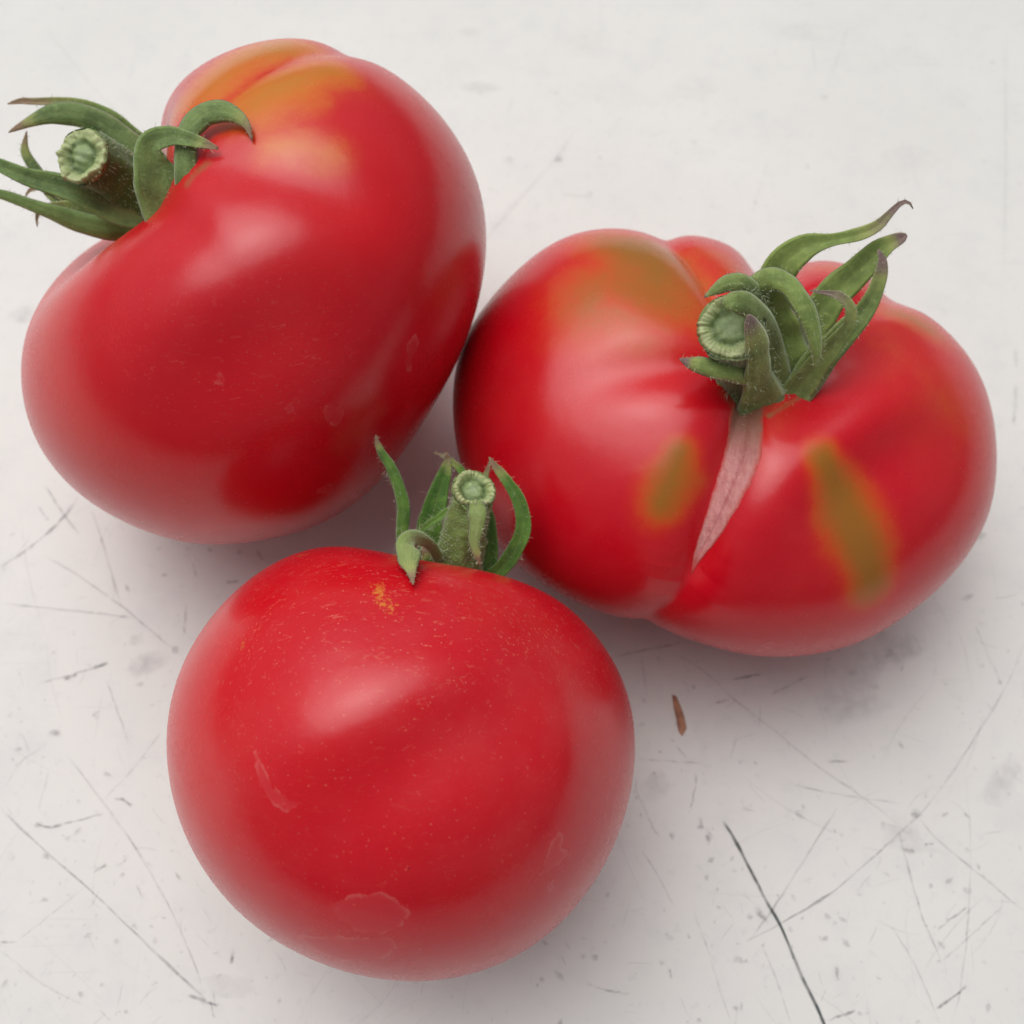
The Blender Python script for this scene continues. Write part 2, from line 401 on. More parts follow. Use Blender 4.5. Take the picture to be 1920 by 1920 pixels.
    def world(s, P):
        P = np.atleast_2d(P)
        return cam2w((s.X0 + P[:, 0] / FPX) * s.Zc, (s.Y0 + P[:, 1] / FPX) * s.Zc, (1 - P[:, 2] / FPX) * s.Zc)
    def at(s, px, py, dz):
        """local point seen at pixel px,py and dz pixel units nearer than the centre"""
        Z = 1 - dz / FPX
        return np.array([((px - 960) / FPX * Z - s.X0) * FPX, (-(py - 960) / FPX * Z - s.Y0) * FPX, dz])
    def surf_z(s, px, py):
        x, y = s.proj(s.P0); near = np.hypot(x - px, y - py) < 9
        return s.P0[near, 2].max() if near.any() else 0.
    def surf_pt(s, px, py, lift=0.):
        """direction of the surface point actually seen at a pixel"""
        x, y = s.xy0; d = np.hypot(x - px, y - py); m = np.where((d < 19) & (s.P0[:, 2] > -60))[0]
        if len(m) == 0: return s.dir(px, py)
        zt = s.P0[m, 2].max(); m = m[s.P0[m, 2] > zt - 40]; n = s.n0[m[np.argmin(d[m])]].copy()
        for _ in range(6):
            P = n[None] * s.r(n[None])[:, None]; a, b = s.proj(P)
            n = unit(n + np.clip(np.array([px - a[0], -(py - b[0]), 0.]), -12, 12) / s.ac * .7)
        return n
    def surf_line(s, pts): return np.array([s.surf_pt(p[0], p[1]) for p in pts])

def build_body(s, name_mat, parent, field, NU=760, NV=430):
    n = s.sphere(NU, NV); r = s.r(n); P = n * r[:, None]
    V = s.world(P); F = grid_faces(NU, NV)
    c0, c1 = len(V), len(V) + 1
    caps = []
    V = np.vstack([V, V[:NU].mean(0), V[-NU:].mean(0)])
    A = {k: np.r_[v, v[0], v[-1]] for k, v in field(s, n).items()}
    j = np.arange(NU); j2 = (j + 1) % NU
    t1 = np.stack([np.full(NU, c0), j2, j], -1); t2 = np.stack([np.full(NU, c1), (NV - 1) * NU + j, (NV - 1) * NU + j2], -1)
    Q = np.vstack([F, ])
    me_F = [Q, np.vstack([t1, t2])]
    # all faces as one list with mixed sizes
    me = bpy.data.meshes.new('fruit'); V = V - s.base
    q, t = me_F; nl = len(q) * 4 + len(t) * 3
    me.vertices.add(len(V)); me.vertices.foreach_set('co', V.ravel())
    me.loops.add(nl); me.loops.foreach_set('vertex_index', np.r_[q[:, ::-1].ravel(), t[:, ::-1].ravel()].astype(np.int32))
    me.polygons.add(len(q) + len(t))
    me.polygons.foreach_set('loop_start', np.r_[np.arange(len(q)) * 4, len(q) * 4 + np.arange(len(t)) * 3].astype(np.int32))
    me.update(calc_edges=True); me.validate(); me.polygons.foreach_set('use_smooth', [True] * len(me.polygons))
    # outward normals?
    nn = np.array(me.polygons[NU * NV // 2].normal[:]); cc = np.array(me.polygons[NU * NV // 2].center[:]) + s.base
    if nn @ (cc - s.world(np.zeros((1, 3)))[0]) < 0: me.flip_normals()
    for a, d in A.items():
        at = me.attributes.new(a, 'FLOAT', 'POINT'); at.data.foreach_set('value', d.astype(np.float32))
    me.materials.append(name_mat)
    o = bpy.data.objects.new('fruit', me); C.objects.link(o); o.parent = parent
    return o

def blob(s, n, pts, w, soft=1.0):
    """1 on a polyline of pixels, falling to 0 at w (pixels, one number or one per point)"""
    d, pos = s.dist(n, s.surf_line(pts))
    if hasattr(w, '__len__'): w = np.interp(pos, np.arange(len(w)), w)
    return (1 - np.clip(d * s.ac / w, 0, 1)) ** soft
def poly_sd(s, n, pts):
    """signed distance (in units of 100 px) to a closed pixel outline on the near side; positive inside"""
    L = s.surf_line(list(pts) + [pts[0]]); c = unit(L[:-1].mean(0)); d, _ = s.dist(n, L)
    # inside test in the tangent plane of c
    u = unit(np.cross(c, [0, 0, 1.]) + 1e-6); v = np.cross(c, u)
    x, y = n @ u, n @ v; X, Y = L @ u, L @ v; ins = np.zeros(len(n), bool)
    for k in range(len(L) - 1):
        x1, y1, x2, y2 = X[k], Y[k], X[k + 1], Y[k + 1]
        cond = ((y1 > y) != (y2 > y)); ins ^= cond & (x < (x2 - x1) * (y - y1) / (y2 - y1 + 1e-12) + x1)
    ins &= (n @ c) > .5
    return np.clip(np.where(ins, d, -d) * s.ac / 100, -1, 1)

# --- sepals, stems, hairs ---
def sepal(s, pts, parent, mat, roll=0., curl=.35, tip=.12, lum=0., thick=3.2, wave=.06, seed=0, n=44, name='sepal'):
    """pts (px, py, dz, width px[, roll degrees])"""
    Q = []
    for p in pts:
        P = s.at(p[0], p[1], p[2]); Q.append([*P, p[3], p[4] if len(p) > 4 else roll])
    Q = catmull(Q, n); P = Q[:, :3]; w = np.maximum(Q[:, 3] * .9, .8); ro = np.radians(Q[:, 4])
    T = unit(np.gradient(P, axis=0)); ref = np.array([0, 0, 1.]); N0 = ref - (T @ ref)[:, None] * T
    # keep the frame continuous where the blade points at the camera
    Wd = unit(np.cross(T, N0)); 
    for k in range(1, n):
        if Wd[k] @ Wd[k - 1] < 0: Wd[k] = -Wd[k]
        Wd[k] = unit(Wd[k] * .55 + Wd[k - 1] * .45)
    Wd = unit(Wd - (Wd * T).sum(1)[:, None] * T); Nn = np.cross(Wd, T)
    if Nn[:, 2].mean() < 0: Nn = -Nn
    c, sn = np.cos(ro)[:, None], np.sin(ro)[:, None]
    Wr, Nr = Wd * c + Nn * sn, Nn * c - Wd * sn
    g = np.random.default_rng(seed + 5)
    nc = 9; us = np.linspace(-1, 1, nc); V = []; att = {'along': [], 'tip': [], 'lum': [], 'edge': [], 'across': []}
    wob = catmull(np.c_[np.linspace(0, n, 12), g.normal(size=(12, 2))], n)[:, 1:] * wave
    for i in range(n):
        a = i / (n - 1); hw = w[i] / 2; th = thick * min(1, w[i] / 26 + .12)
        ring = []
        for side in (1, -1):
            uu = us if side == 1 else us[-2:0:-1]
            for u in uu:
                wv = 1 + (wob[i, 0] if u < 0 else wob[i, 1]) * abs(u)
                off = curl * hw * (u * u) + wave * hw * math.sin(i * .55 + seed + u) * abs(u)
                mid = -.10 * hw * math.exp(-(u / .14) ** 2)
                z = off + mid + side * th * .5 * math.sqrt(max(0, 1 - u * u))
                ring.append(P[i] + Wr[i] * hw * u * wv + Nr[i] * z)
                att['along'].append(a); att['tip'].append(smooth(a, 1 - 2.4 * tip, 1 - tip * .1) if tip > 0 else 0)
                att['lum'].append(lum * (1. if side == 1 else .6) + .15 * math.exp(-(u / .2) ** 2)); att['edge'].append(smooth(abs(u), .6, 1)); att['across'].append(u)
        V += ring
    m = len(us) * 2 - 2
    V = np.array(V); F = grid_faces(m, n)
    V = np.vstack([V, P[0], P[-1]])
    for k in att: att[k] = np.array([float(x) for x in att[k]] + [float(att[k][0]), float(att[k][-1])])
    j = np.arange(m); j2 = (j + 1) % m
    F = [tuple(f) for f in F] + [(m * n, b, a) for a, b in zip(j, j2)] + [(m * n + 1, (n - 1) * m + a, (n - 1) * m + b) for a, b in zip(j, j2)]
    me = bpy.data.meshes.new(name); me.from_pydata([tuple(v) for v in s.world(V) - s.base], [], F)
    me.polygons.foreach_set('use_smooth', [True] * len(me.polygons))
    for a, d in att.items():
        at = me.attributes.new(a, 'FLOAT', 'POINT'); at.data.foreach_set('value', d.astype(np.float32))
    me.materials.append(mat); o = bpy.data.objects.new(name, me); C.objects.link(o); o.parent = parent
    # where hairs grow: along both edges and over the face
    s.hair_sites.append((P, Wr, Nr, T, w))
    return o

def tube(s, pts, parent, mat, name='stem', nr=40, n=36, rib=.05, wart=.0, seed=1, tilt=None):
    """pts (px, py, dz, radius)"""
    Q = catmull([[*s.at(*p[:3]), p[3]] for p in pts], n); P = Q[:, :3]; r = Q[:, 3]
    T = unit(np.gradient(P, axis=0)); U = unit(np.cross(T, [0.2, 1, .3])); Vv = np.cross(T, U)
    ph = np.linspace(0, 2 * math.pi, nr, endpoint=False); ns = Noise3(seed, .25); ns2 = Noise3(seed + 3, .06)
    V = []
    for i in range(n):
        d = np.cos(ph)[:, None] * U[i] + np.sin(ph)[:, None] * Vv[i]
        q = P[i] + d * r[i]
        k = 1 + rib * np.sin(ph * 5 + seed) + .03 * ns2(q) + wart * ns(q)
        V.append(P[i] + d * (r[i] * k)[:, None])
    V = np.vstack(V); F = grid_faces(nr, n)
    if tilt is not None:
        T2 = unit(np.array(tilt, float)); over = (V - P[-1]) @ T2 + .06 * r[-1]; i = over > 0
        V[i] -= (over[i] / max(.3, T[-1] @ T2))[:, None] * T[-1]
    nv = len(V); z = np.zeros(nv)
    lum = np.clip(.05 + .12 * ns(V), 0, 1)
    o = make_mesh(name, s.world(V), F, mat, parent, {'along': np.repeat(np.linspace(0, 1, n), nr), 'tip': z, 'lum': lum, 'edge': z}, origin=s.base)
    s.stem_end = (P[-1], T[-1], U[-1], Vv[-1], r[-1]); s.stem_line = (P, T, U, Vv, r)
    return o
def cut_face(s, parent, teeth=34, pith=.5, seed=3, tilt=None, scale=1.0, amp=1.0, rough=1.0):
    P, T, U, Vv, r = s.stem_end
    T2 = unit(np.array(tilt, float)); U2 = unit(U - (U @ T2) * T2); V2 = np.cross(T2, U2)
    if V2 @ Vv < 0: V2 = -V2
    g = np.random.default_rng(seed); nr, nc = 34, 200
    tooth = np.interp(np.arange(nc) / nc * teeth + g.normal(size=nc) * .12, np.arange(teeth * 2 + 2) / 2, np.clip(np.where(np.arange(teeth * 2 + 2) % 2, 1., .15) + g.normal(size=teeth * 2 + 2) * .28, 0, 1.4))
    lean = g.uniform(0, 6.28)
    ns = Noise3(seed, 7. / r); ns2 = Noise3(seed + 1, 18. / r); V = []; rad = []; hg = []
    for i in range(nr + 1):
        q = i / nr
        for j in range(nc):
            p = 2 * math.pi * j / nc; t = tooth[j]
            big = .5 + .5 * math.cos(p - lean)
            rim = smooth(q, .50 + .05 * math.sin(5 * p), .80) * (1 - smooth(q, .90, 1.0)); pt = 1 - smooth(q, pith * .7, pith + .12)
            h = (-.16 + .10 * pt + rim * (.10 + .10 * big + .22 * t * (.4 + .6 * big))) * r * amp - (.05 * r if i == nr else 0)
            rr = r * q * (1 + .035 * math.sin(3 * p + seed) + .02 * math.sin(7 * p) + (.05 * (t - .5) if q > .8 else 0)) * scale
            v = (U2 * math.cos(p) + V2 * math.sin(p)) * rr; h += (float(ns(v[None])[0]) * .028 + float(ns2(v[None])[0]) * .016) * r * rough
            V.append(P + v + T2 * h); rad.append(q); hg.append(float(np.clip(.35 + pt * .5 + rim * (.2 + .6 * t), 0, 1)))
    for k in (.0, -.10):           # the bark edge, turned down to meet the stem
        for j in range(nc):
            p = 2 * math.pi * j / nc
            v = (U2 * math.cos(p) + V2 * math.sin(p)) * r * (1.02 if k == 0 else .97) * scale
            V.append(P + v - T2 * r * (.10 - k * 1.6)); rad.append(1.); hg.append(.5)
    return make_mesh('cut_face', s.world(np.array(V)), grid_faces(nc, nr + 3), M_CUT, parent, {'rad': rad, 'hgt': hg}, origin=s.base)
def hub(s, c, axis, rad, h, parent, mat, name='calyx'):
    """lumpy cap from which the sepals and the stem grow"""
    a = unit(np.array(axis, float)); b = unit(np.cross(a, [0.3, .2, 1.])); d = np.cross(a, b)
    nu, nv = 48, 20; th = np.linspace(0.02, math.pi - .02, nv); ph = np.linspace(0, 2 * math.pi, nu, endpoint=False)
    T, Pp = np.meshgrid(th, ph, indexing='ij')
    k = rad * (1 + .12 * np.cos(6 * Pp))
    V = (np.cos(T)[..., None] * a * h + (np.sin(T) * k)[..., None] * (np.cos(Pp)[..., None] * b + np.sin(Pp)[..., None] * d)).reshape(-1, 3) + c
    V = V + (Noise3(5, .08)(V) * 2.5)[:, None] * a
    z = np.zeros(len(V))
    return make_mesh(name, s.world(V), grid_faces(nu, nv), mat, parent, {'along': z, 'tip': z, 'lum': z, 'edge': z}, origin=s.base)
def hairs(s, parent, per=90, length=7., stem_n=500, stem_len=5., th=.42, seed=2, long_share=.12):
    g = np.random.default_rng(seed); V = []; F = []
    def hair(p, d, L, bend):
        d = d / np.linalg.norm(d); x = unit(np.cross(d, [.31, .52, .8])); y = np.cross(d, x); b0 = len(V)
        for k, (f, w) in enumerate(((-.05, 1.), (.55, .75))):
            c = p + d * L * f + bend * L * f * f
            for q in range(3):
                a = q * 2.094; V.append(c + (x * math.cos(a) + y * math.sin(a)) * th * w)
        V.append(p + d * L + bend * L)
        for q in range(3):
            q2 = (q + 1) % 3; F.append((b0 + q, b0 + q2, b0 + 3 + q2)); F.append((b0 + q, b0 + 3 + q2, b0 + 3 + q)); F.append((b0 + 3 + q, b0 + 3 + q2, b0 + 6))
    for P, Wr, Nr, T, w in s.hair_sites:
        for _ in range(per):
            i = int(g.uniform(2, len(P) - 1)); sd = g.choice([-1, 1]); u = sd * (1 if g.random() < .55 else g.uniform(0, .95))
            side = 1 if g.random() < .6 else -1
            p = P[i] + Wr[i] * w[i] / 2 * u * .97 + Nr[i] * (side * 1.5 + .3 * w[i] / 2 * u * u)
            d = Wr[i] * u * g.uniform(.3, 1.2) + Nr[i] * side * g.uniform(.2, 1) + T[i] * g.normal() * .35
            L = length * g.uniform(.35, 1.) if g.random() > long_share else length * g.uniform(1.4, 2.4)
            hair(p, d, L, g.normal(size=3) * .22)
    P, T, U, Vv, r = s.stem_line
    for _ in range(stem_n):
        i = int(g.uniform(1, len(P) - 1)); a = g.uniform(0, 6.28); d = U[i] * math.cos(a) + Vv[i] * math.sin(a)
        hair(P[i] + d * r[i], d + T[i] * g.normal() * .3, stem_len * g.uniform(.5, 1.4), g.normal(size=3) * .2)
    o = make_mesh('hair', s.world(np.array(V)), np.array(F), M_HAIR, parent, smooth=False, origin=s.base)
    o['kind'] = 'stuff'; return o
def thing(name, label, cat, loc, group=None):
    o = bpy.data.objects.new(name, None); C.objects.link(o); o.location = tuple(loc); o.empty_display_size = .01
    o['label'] = label; o['category'] = cat
    if group: o['group'] = group
    return o
GROUP = 'ripe tomatoes lying on the white table'

# ================================================================== the table
tb = make_mesh('table_top', [(-1.1, -.7, z) for z in (0, -.03)] + [(1.1, -.7, z) for z in (0, -.03)] + [(1.1, .9, z) for z in (0, -.03)] + [(-1.1, .9, z) for z in (0, -.03)],
               [(0, 2, 4, 6), (7, 5, 3, 1), (0, 1, 3, 2), (2, 3, 5, 4), (4, 5, 7, 6), (6, 7, 1, 0)], M_TABLE, smooth=False)
tb['kind'] = 'structure'; tb['label'] = 'scuffed off-white painted table top covered in fine grey scratches'
PXM = HCAM / math.sin(e) / FPX      # metres per photo pixel on the table, about
def scratch(pts, width, ink=1., mat=None, seed=0, z=4e-5, name='scratch', fade=(.12, .12), jit=1.):
    """pts in photograph pixels, width in pixels: a shallow ragged mark lying in the table's paint"""
    P = np.array([table_pt(*p) for p in pts]); n = max(6, int(sum(np.linalg.norm(np.diff(P, axis=0), axis=1)) / PXM / 5))
    n = min(n, 160)
    Q = catmull(P, n); T = unit(np.gradient(Q, axis=0)); N = np.stack([-T[:, 1], T[:, 0], 0 * T[:, 0]], 1)
    g = np.random.default_rng(seed); w = width * PXM * (1 + .25 * jit * np.interp(np.arange(n), np.linspace(0, n, 16), g.normal(size=16)))
    Q = Q + N * (np.interp(np.arange(n), np.linspace(0, n, 20), g.normal(size=20)) * .5 * jit * PXM)[:, None]
    a = np.linspace(0, 1, n); f = np.minimum(smooth(a, 0, fade[0]), 1 - smooth(a, 1 - fade[1], 1)) if fade[0] else np.ones(n)
    f = (.15 + .85 * f) * np.clip(.8 + .3 * jit * np.interp(np.arange(n), np.linspace(0, n, 18), g.normal(size=18)), .2, 1.3)
    V = []; A = []
    for u, k in ((-1, 0), (-.35, .8), (.0, 1.), (.35, .8), (1, 0)):
        V.append(Q + N * (w * u)[:, None] + [0, 0, z * (1 if k else .6)]); A.append(ink * k * f)
    V = np.stack(V, 1).reshape(-1, 3); A = np.stack(A, 1).ravel()
    return make_mesh(name, V, grid_faces(5, n, False), mat or M_INK, tb, {'ink': A})
def zr(x0, y0, k, pts): return [(x0 + p[0] / k, y0 + p[1] / k) for p in pts]
SCR = []
A5 = (1100, 1150, 2.341); A6 = (0, 850, 1.794)
long5 = [([(130, 190), (260, 160), (440, 125)], 2.6, .55), ([(560, 300), (700, 420), (880, 560), (1040, 690), (1230, 820), (1370, 930)], 2.2, .5),
 ([(1370, 960), (1460, 1290), (1560, 1540)], 2.0, .6), ([(1450, 890), (1290, 1040), (1080, 1220), (880, 1345), (700, 1440)], 2.2, .75),
 ([(1100, 855), (1000, 1010), (830, 1280), (710, 1440)], 2.0, .6), ([(875, 740), (1050, 785), (1380, 835)], 1.8, .5),
 ([(1920, 130), (1830, 340), (1650, 630), (1490, 850), (1380, 960)], 1.8, .42), ([(1460, 900), (1560, 1010), (1780, 1190), (1920, 1310)], 2.2, .5),
 ([(1660, 700), (1680, 900), (1685, 1100), (1670, 1400), (1640, 1650), (1600, 1800)], 1.8, .42), ([(1820, 1290), (1690, 1410), (1560, 1530)], 1.8, .45),
 ([(640, 290), (770, 265)], 3.0, .9), ([(810, 355), (900, 310), (980, 270)], 2.6, .6), ([(565, 395), (630, 375)], 3, .6), ([(1055, 652), (1145, 650)], 2.6, .8),
 ([(1060, 1785), (1180, 1745)], 2.4, .9), ([(1540, 1390), (1600, 1340), (1670, 1290)], 2.2, .7), ([(1535, 1735), (1600, 1690), (1670, 1635)], 2.6, .95),
 ([(1095, 1550), (1105, 1612)], 3.6, 1.), ([(770, 1460), (830, 1600), (895, 1800)], 1.8, .45), ([(1330, 1360), (1450, 1560), (1550, 1800)], 1.8, .4),
 ([(470, 1310), (540, 1500), (600, 1700), (640, 1800)], 1.8, .4), ([(240, 1040), (300, 1130), (380, 1280)], 1.8, .5), ([(235, 810), (290, 940), (320, 980)], 1.8, .42),
 ([(0, 1625), (90, 1655), (190, 1672)], 2.2, .55), ([(230, 640), (380, 650), (510, 660)], 2, .5), ([(600, 330), (520, 260), (400, 180)], 1.8, .35),
 ([(1700, 40), (1760, 180), (1830, 330)], 2, .32), ([(365, 1560), (372, 1605)], 2.6, .8), ([(445, 1405), (450, 1430)], 2.4, .7), ([(480, 700), (475, 770), (450, 880)], 2.2, .6),
 ([(520, 970), (540, 1000)], 3, .7), ([(1375, 1030), (1440, 1048)], 3.4, .85), ([(1480, 1012), (1525, 1012)], 2.8, .75), ([(395, 580), (440, 640)], 2, .45),
 ([(240, 200), (260, 330)], 2.4, .45), ([(750, 1310), (785, 1350)], 2.6, .7), ([(1750, 390), (1795, 440)], 2, .45)]
for k, (p, w, i) in enumerate(long5): SCR.append((zr(*A5, p), w, i))
long6 = [([(0, 385), (110, 310), (210, 220), (265, 145)], 3.6, .85), ([(155, 110), (210, 200), (270, 275)], 2.6, .55), ([(130, 180), (165, 230)], 3, .5), ([(150, 345), (260, 410), (410, 515), (500, 590), (600, 670)], 2.0, .7),
 ([(310, 190), (345, 300), (385, 440), (410, 520)], 2.4, .55), ([(0, 505), (150, 520), (320, 538), (465, 555)], 2.0, .62), ([(130, 775), (240, 745), (370, 705)], 2.4, .65),
 ([(315, 722), (365, 705)], 4.0, 1.), ([(215, 762), (262, 742)], 4.0, .9), ([(360, 765), (400, 880), (435, 980)], 2, .5), ([(120, 1245), (160, 1258), (210, 1250)], 3.2, 1.), ([(210, 1248), (290, 1228), (350, 1212)], 2.0, .7),
 ([(0, 1190), (110, 1300), (280, 1450), (460, 1620), (640, 1790), (700, 1840)], 2.2, .72), ([(230, 1020), (330, 1150), (440, 1300), (540, 1470), (600, 1590), (650, 1710), (695, 1840)], 2.0, .5),
 ([(385, 1163), (415, 1165), (445, 1190)], 3.4, .95), ([(318, 1408), (360, 1382)], 3.0, .95), ([(280, 1465), (160, 1560), (60, 1640)], 1.8, .32), ([(785, 1665), (776, 1720)], 3., 1.), ([(0, 1645), (60, 1645)], 2.4, .6),
 ([(630, 1820), (700, 1848), (740, 1858)], 3.0, .9), ([(760, 435), (805, 430)], 3.4, .9), ([(627, 510), (620, 610)], 2.6, .7), ([(650, 365), (660, 420)], 2.6, .45), ([(20, 1120), (70, 1040), (160, 980)], 2, .3),
 ([(350, 1165), (440, 1070), (545, 935)], 2, .42), ([(460, 1450), (480, 1500)], 2.6, .5), ([(0, 1670), (150, 1790), (290, 1860)], 1.8, .3), ([(860, 320), (885, 362)], 3., .55), ([(710, 1850), (720, 1900)], 2, .5), ([(130, 1200), (165, 1070)], 2, .3)]
for p, w, i in long6: SCR.append((zr(*A6, p), w, i))
# far part of the table: fainter
SCR += [([(900, 460), (960, 390), (1040, 300), (1080, 240)], 7, .22), ([(1560, 140), (1590, 50)], 5, .16), ([(1885, 60), (1885, 330), (1880, 560)], 5, .15), ([(90, 60), (180, 170), (270, 260)], 5, .12),
        ([(1410, 400), (1440, 300)], 4, .14), ([(1050, 365), (1110, 370)], 5, .25), ([(1690, 120), (1800, 125)], 4, .12), ([(980, 500), (1060, 470)], 5, .16), ([(1905, 720), (1900, 800)], 5, .4), ([(1903, 655), (1905, 690)], 5, .35)]
for k, (p, w, i) in enumerate(SCR): scratch(p, w, min(1.2, i * 1.15), seed=k, z=4e-5 + 1.2e-6 * k)
scratch([(1356, 1540), (1376, 1572), (1408, 1633), (1436, 1688), (1463, 1735), (1484, 1785), (1502, 1829), (1530, 1885), (1549, 1930)], 3.4, 1.25, M_INKD, 77, 1.6e-4, fade=(.06, .0001), jit=.35)['label'] = 'long dark grey scratch at the lower right edge of the table'
# the fine rubbed-in lines nobody could count: one mesh
def fine_lines():
    g = np.random.default_rng(8); Vs = []; Fs = []; As = []; nb = 0
    for k in range(1150):
        x, y = g.uniform(-500, 2420), g.uniform(-80, 2400)
        if g.random() > .10 + .9 * smooth(np.float64(y), 800, 1350): continue
        L = g.uniform(12, 60) if g.random() < .75 else g.uniform(80, 260); a = g.choice([.9, 2.3, .15, 1.5]) + g.normal() * .35
        m = 6; t = np.linspace(-.5, .5, m); bend = g.normal() * .06 * L
        P = np.array([table_pt(x + math.cos(a) * L * q - math.sin(a) * bend * q * q * 4, y + math.sin(a) * L * q + math.cos(a) * bend * q * q * 4) for q in t])
        T = unit(np.gradient(P, axis=0)); N = np.stack([-T[:, 1], T[:, 0], 0 * T[:, 0]], 1); w = g.uniform(1.0, 1.9) * PXM; ink = g.uniform(.12, .5) * (.6 if L > 70 else 1)
        f = np.array([0, .8, 1, 1, .8, 0])
        V = np.stack([P - N * w, P, P + N * w], 1).reshape(-1, 3) + [0, 0, 1.4e-5 + 4e-8 * k]
        Vs.append(V); As.append(np.stack([0 * f, ink * f, 0 * f], 1).ravel()); Fs.append(grid_faces(3, m, False) + nb); nb += len(V)
    o = make_mesh('fine_scratch', np.vstack(Vs), np.vstack(Fs), M_INK, tb, {'ink': np.concatenate(As)}); o['kind'] = 'stuff'
fine_lines()
# specks: small ragged discs, sparse far away, denser near the camera
def specks(spec, name, mat, z0):
    V = []; F = []; A = []
    g = np.random.default_rng(5)
    for k, (px, py, r, asp, rot, ink) in enumerate(spec):
        c = table_pt(px, py); m = 9; b = len(V); z = z0 + 2e-7 * k
        V.append(c + [0, 0, z]); A.append(ink)
        for ring, al in ((.5, .8), (1., 0.)):
            for j in range(m):
                a = 2 * math.pi * j / m; q = r * ring * (1 + g.normal() * .22) * PXM
                x, y = math.cos(a) * q * asp, math.sin(a) * q
                V.append(c + [x * math.cos(rot) - y * math.sin(rot), x * math.sin(rot) + y * math.cos(rot), z]); A.append(ink * al)
        for j in range(m):
            j2 = (j + 1) % m; F.append((b, b + 1 + j, b + 1 + j2)); F.append((b + 1 + j, b + 1 + m + j, b + 1 + m + j2)); F.append((b + 1 + j, b + 1 + m + j2, b + 1 + j2))
    o = make_mesh(name, np.array(V), np.array(F), mat, tb, {'ink': A}); o['kind'] = 'stuff'; return o
sp = []
for _ in range(2300):
    y = rng.uniform(-80, 2400); x = rng.uniform(-500, 2420)
    if rng.random() > .06 + .94 * smooth(np.float64(y), 850, 1300): continue
    big = rng.random() ** 3
    sp.append((x, y, 2.0 + 3.2 * big, rng.uniform(1, 2.6), rng.uniform(0, 3.14), rng.uniform(.12, .55) + .3 * big))
sp += [(1047, 300, 9, 1.1, 1, 1.), (1545, 185, 8, 1.3, 0, .35), (1043, 178, 8, 1, 0, .25), (955, 300, 9, 1, 0, .2), (1105, 365, 8, 1, 0, .35), (1843, 305, 8, 1, 0, .22), (395, 1033, 6, 1, 0, .9), (450, 1037, 6, 1, 0, .8), (300, 1030, 5, 1, 0, .4),
       (352, 1030, 5, 1, 0, .45), (104, 1374, 8, 1.4, .3, .8), (330, 1220, 8, 1.2, -.6, .8), (72, 1547, 6, 1.2, 0, 1.), (88, 1605, 5, 1.5, -.8, .8), (1716, 1527, 8, 1.3, -.3, .9), (1332, 1612, 6, 1.2, .4, .8), (1330, 1570, 6, 1.6, 1.2, .7),
       (1568, 1825, 7, 2., 1.4, .3), (220, 1765, 5, 1, 0, .6), (152, 1863, 5, 1, 0, .9), (192, 1847, 4, 1, 0, .8), (1240, 1805, 5, 1, 0, .6), (1115, 1795, 6, 1, 0, .7), (1093, 1794, 5, .8, 0, .7), (1378, 1890, 5, 1, 0, .8), (1838, 1005, 8, 1.6, .3, .7),
       (1815, 1120, 6, 2., .4, .7), (1840, 1250, 5, 1, 0, .4), (1300, 1290, 5, 1, 0, .5), (107, 1376, 5, 1, 0, .8), (1667, 1227, 7, 1.8, .3, .6), (1598, 1262, 7, 1.4, .5, .4), (1640, 1290, 6, 2, 0, .35), (1384, 1800, 6, 1.8, -.3, .7), (1810, 1670, 6, 1.5, -.5, .6),
       (1405, 1719, 6, 1.2, 0, .7), (1427, 1716, 7, 1.8, -.9, .8)]
specks(sp, 'speck', M_SPECK, 2.6e-4)
sm_ = [(900, 165, 30, 1.5, 0, .35), (880, 60, 22, 1.5, 0, .25), (955, 300, 16, 1, 0, .3), (45, 590, 26, 1.3, 0, .35), (1660, 1215, 50, 1.4, .2, .45), (1600, 1270, 60, 1.3, .4, .35), (1590, 1330, 40, 2., .1, .25), (270, 1245, 22, 1.8, .4, .6), (255, 1200, 14, 1.2, .4, .4),
       (1700, 1215, 26, 2, .3, .4), (1880, 1465, 26, 2., .7, .4), (1230, 1470, 24, 1.2, 1.2, .35), (1700, 1570, 30, 2., -.4, .3), (420, 1850, 26, 2, 0, .25), (1500, 60, 40, 1.5, 0, .15), (1300, 170, 50, 1.6, .3, .14), (1100, 80, 60, 1.2, .2, .12), (1700, 300, 60, 1.6, .3, .12)]
specks(sm_, 'smudge', M_SMUDGE, 9e-6)

# ================================================================== tomato lying on its side, upper left
O1 = [(174, 454), (151, 472), (120, 500), (89, 534), (62, 582), (43, 634), (37, 692), (43, 751), (57, 806), (79, 847), (110, 888), (148, 926), (193, 959), (248, 985), (296, 1005), (344, 1017), (395, 1024), (447, 1019),
      (480, 1016), (532, 1005), (584, 992), (636, 965), (688, 926), (727, 887), (766, 833), (805, 773), (837, 718), (863, 666), (889, 600), (906, 528), (915, 453), (906, 377), (889, 315), (858, 260), (824, 212), (783, 171), (741, 140),
      (700, 119), (659, 104), (618, 83), (576, 74), (532, 72), (480, 76), (456, 83), (401, 108), (357, 137), (321, 170), (295, 207), (279, 243), (292, 300), (320, 360), (300, 390), (273, 405), (240, 420), (208, 436)]
T1 = Tomato(496, 571, O1, (-.750, .502, .435), 350, 486, 420, (.46, .50), 21); T1.K = 15
T1.valley([(360, 300, .012), (400, 215, .02), (480, 150, .022), (560, 108, .024), (650, 92, .028), (760, 60, .02)], .10)
T1.valley([(390, 290, .015), (470, 232, .016), (560, 225, .012), (640, 240, .0)], .125)
T1.valley([(385, 318, .035), (450, 318, .035), (540, 330, .035), (640, 372, .03), (740, 420, .0)], .13)
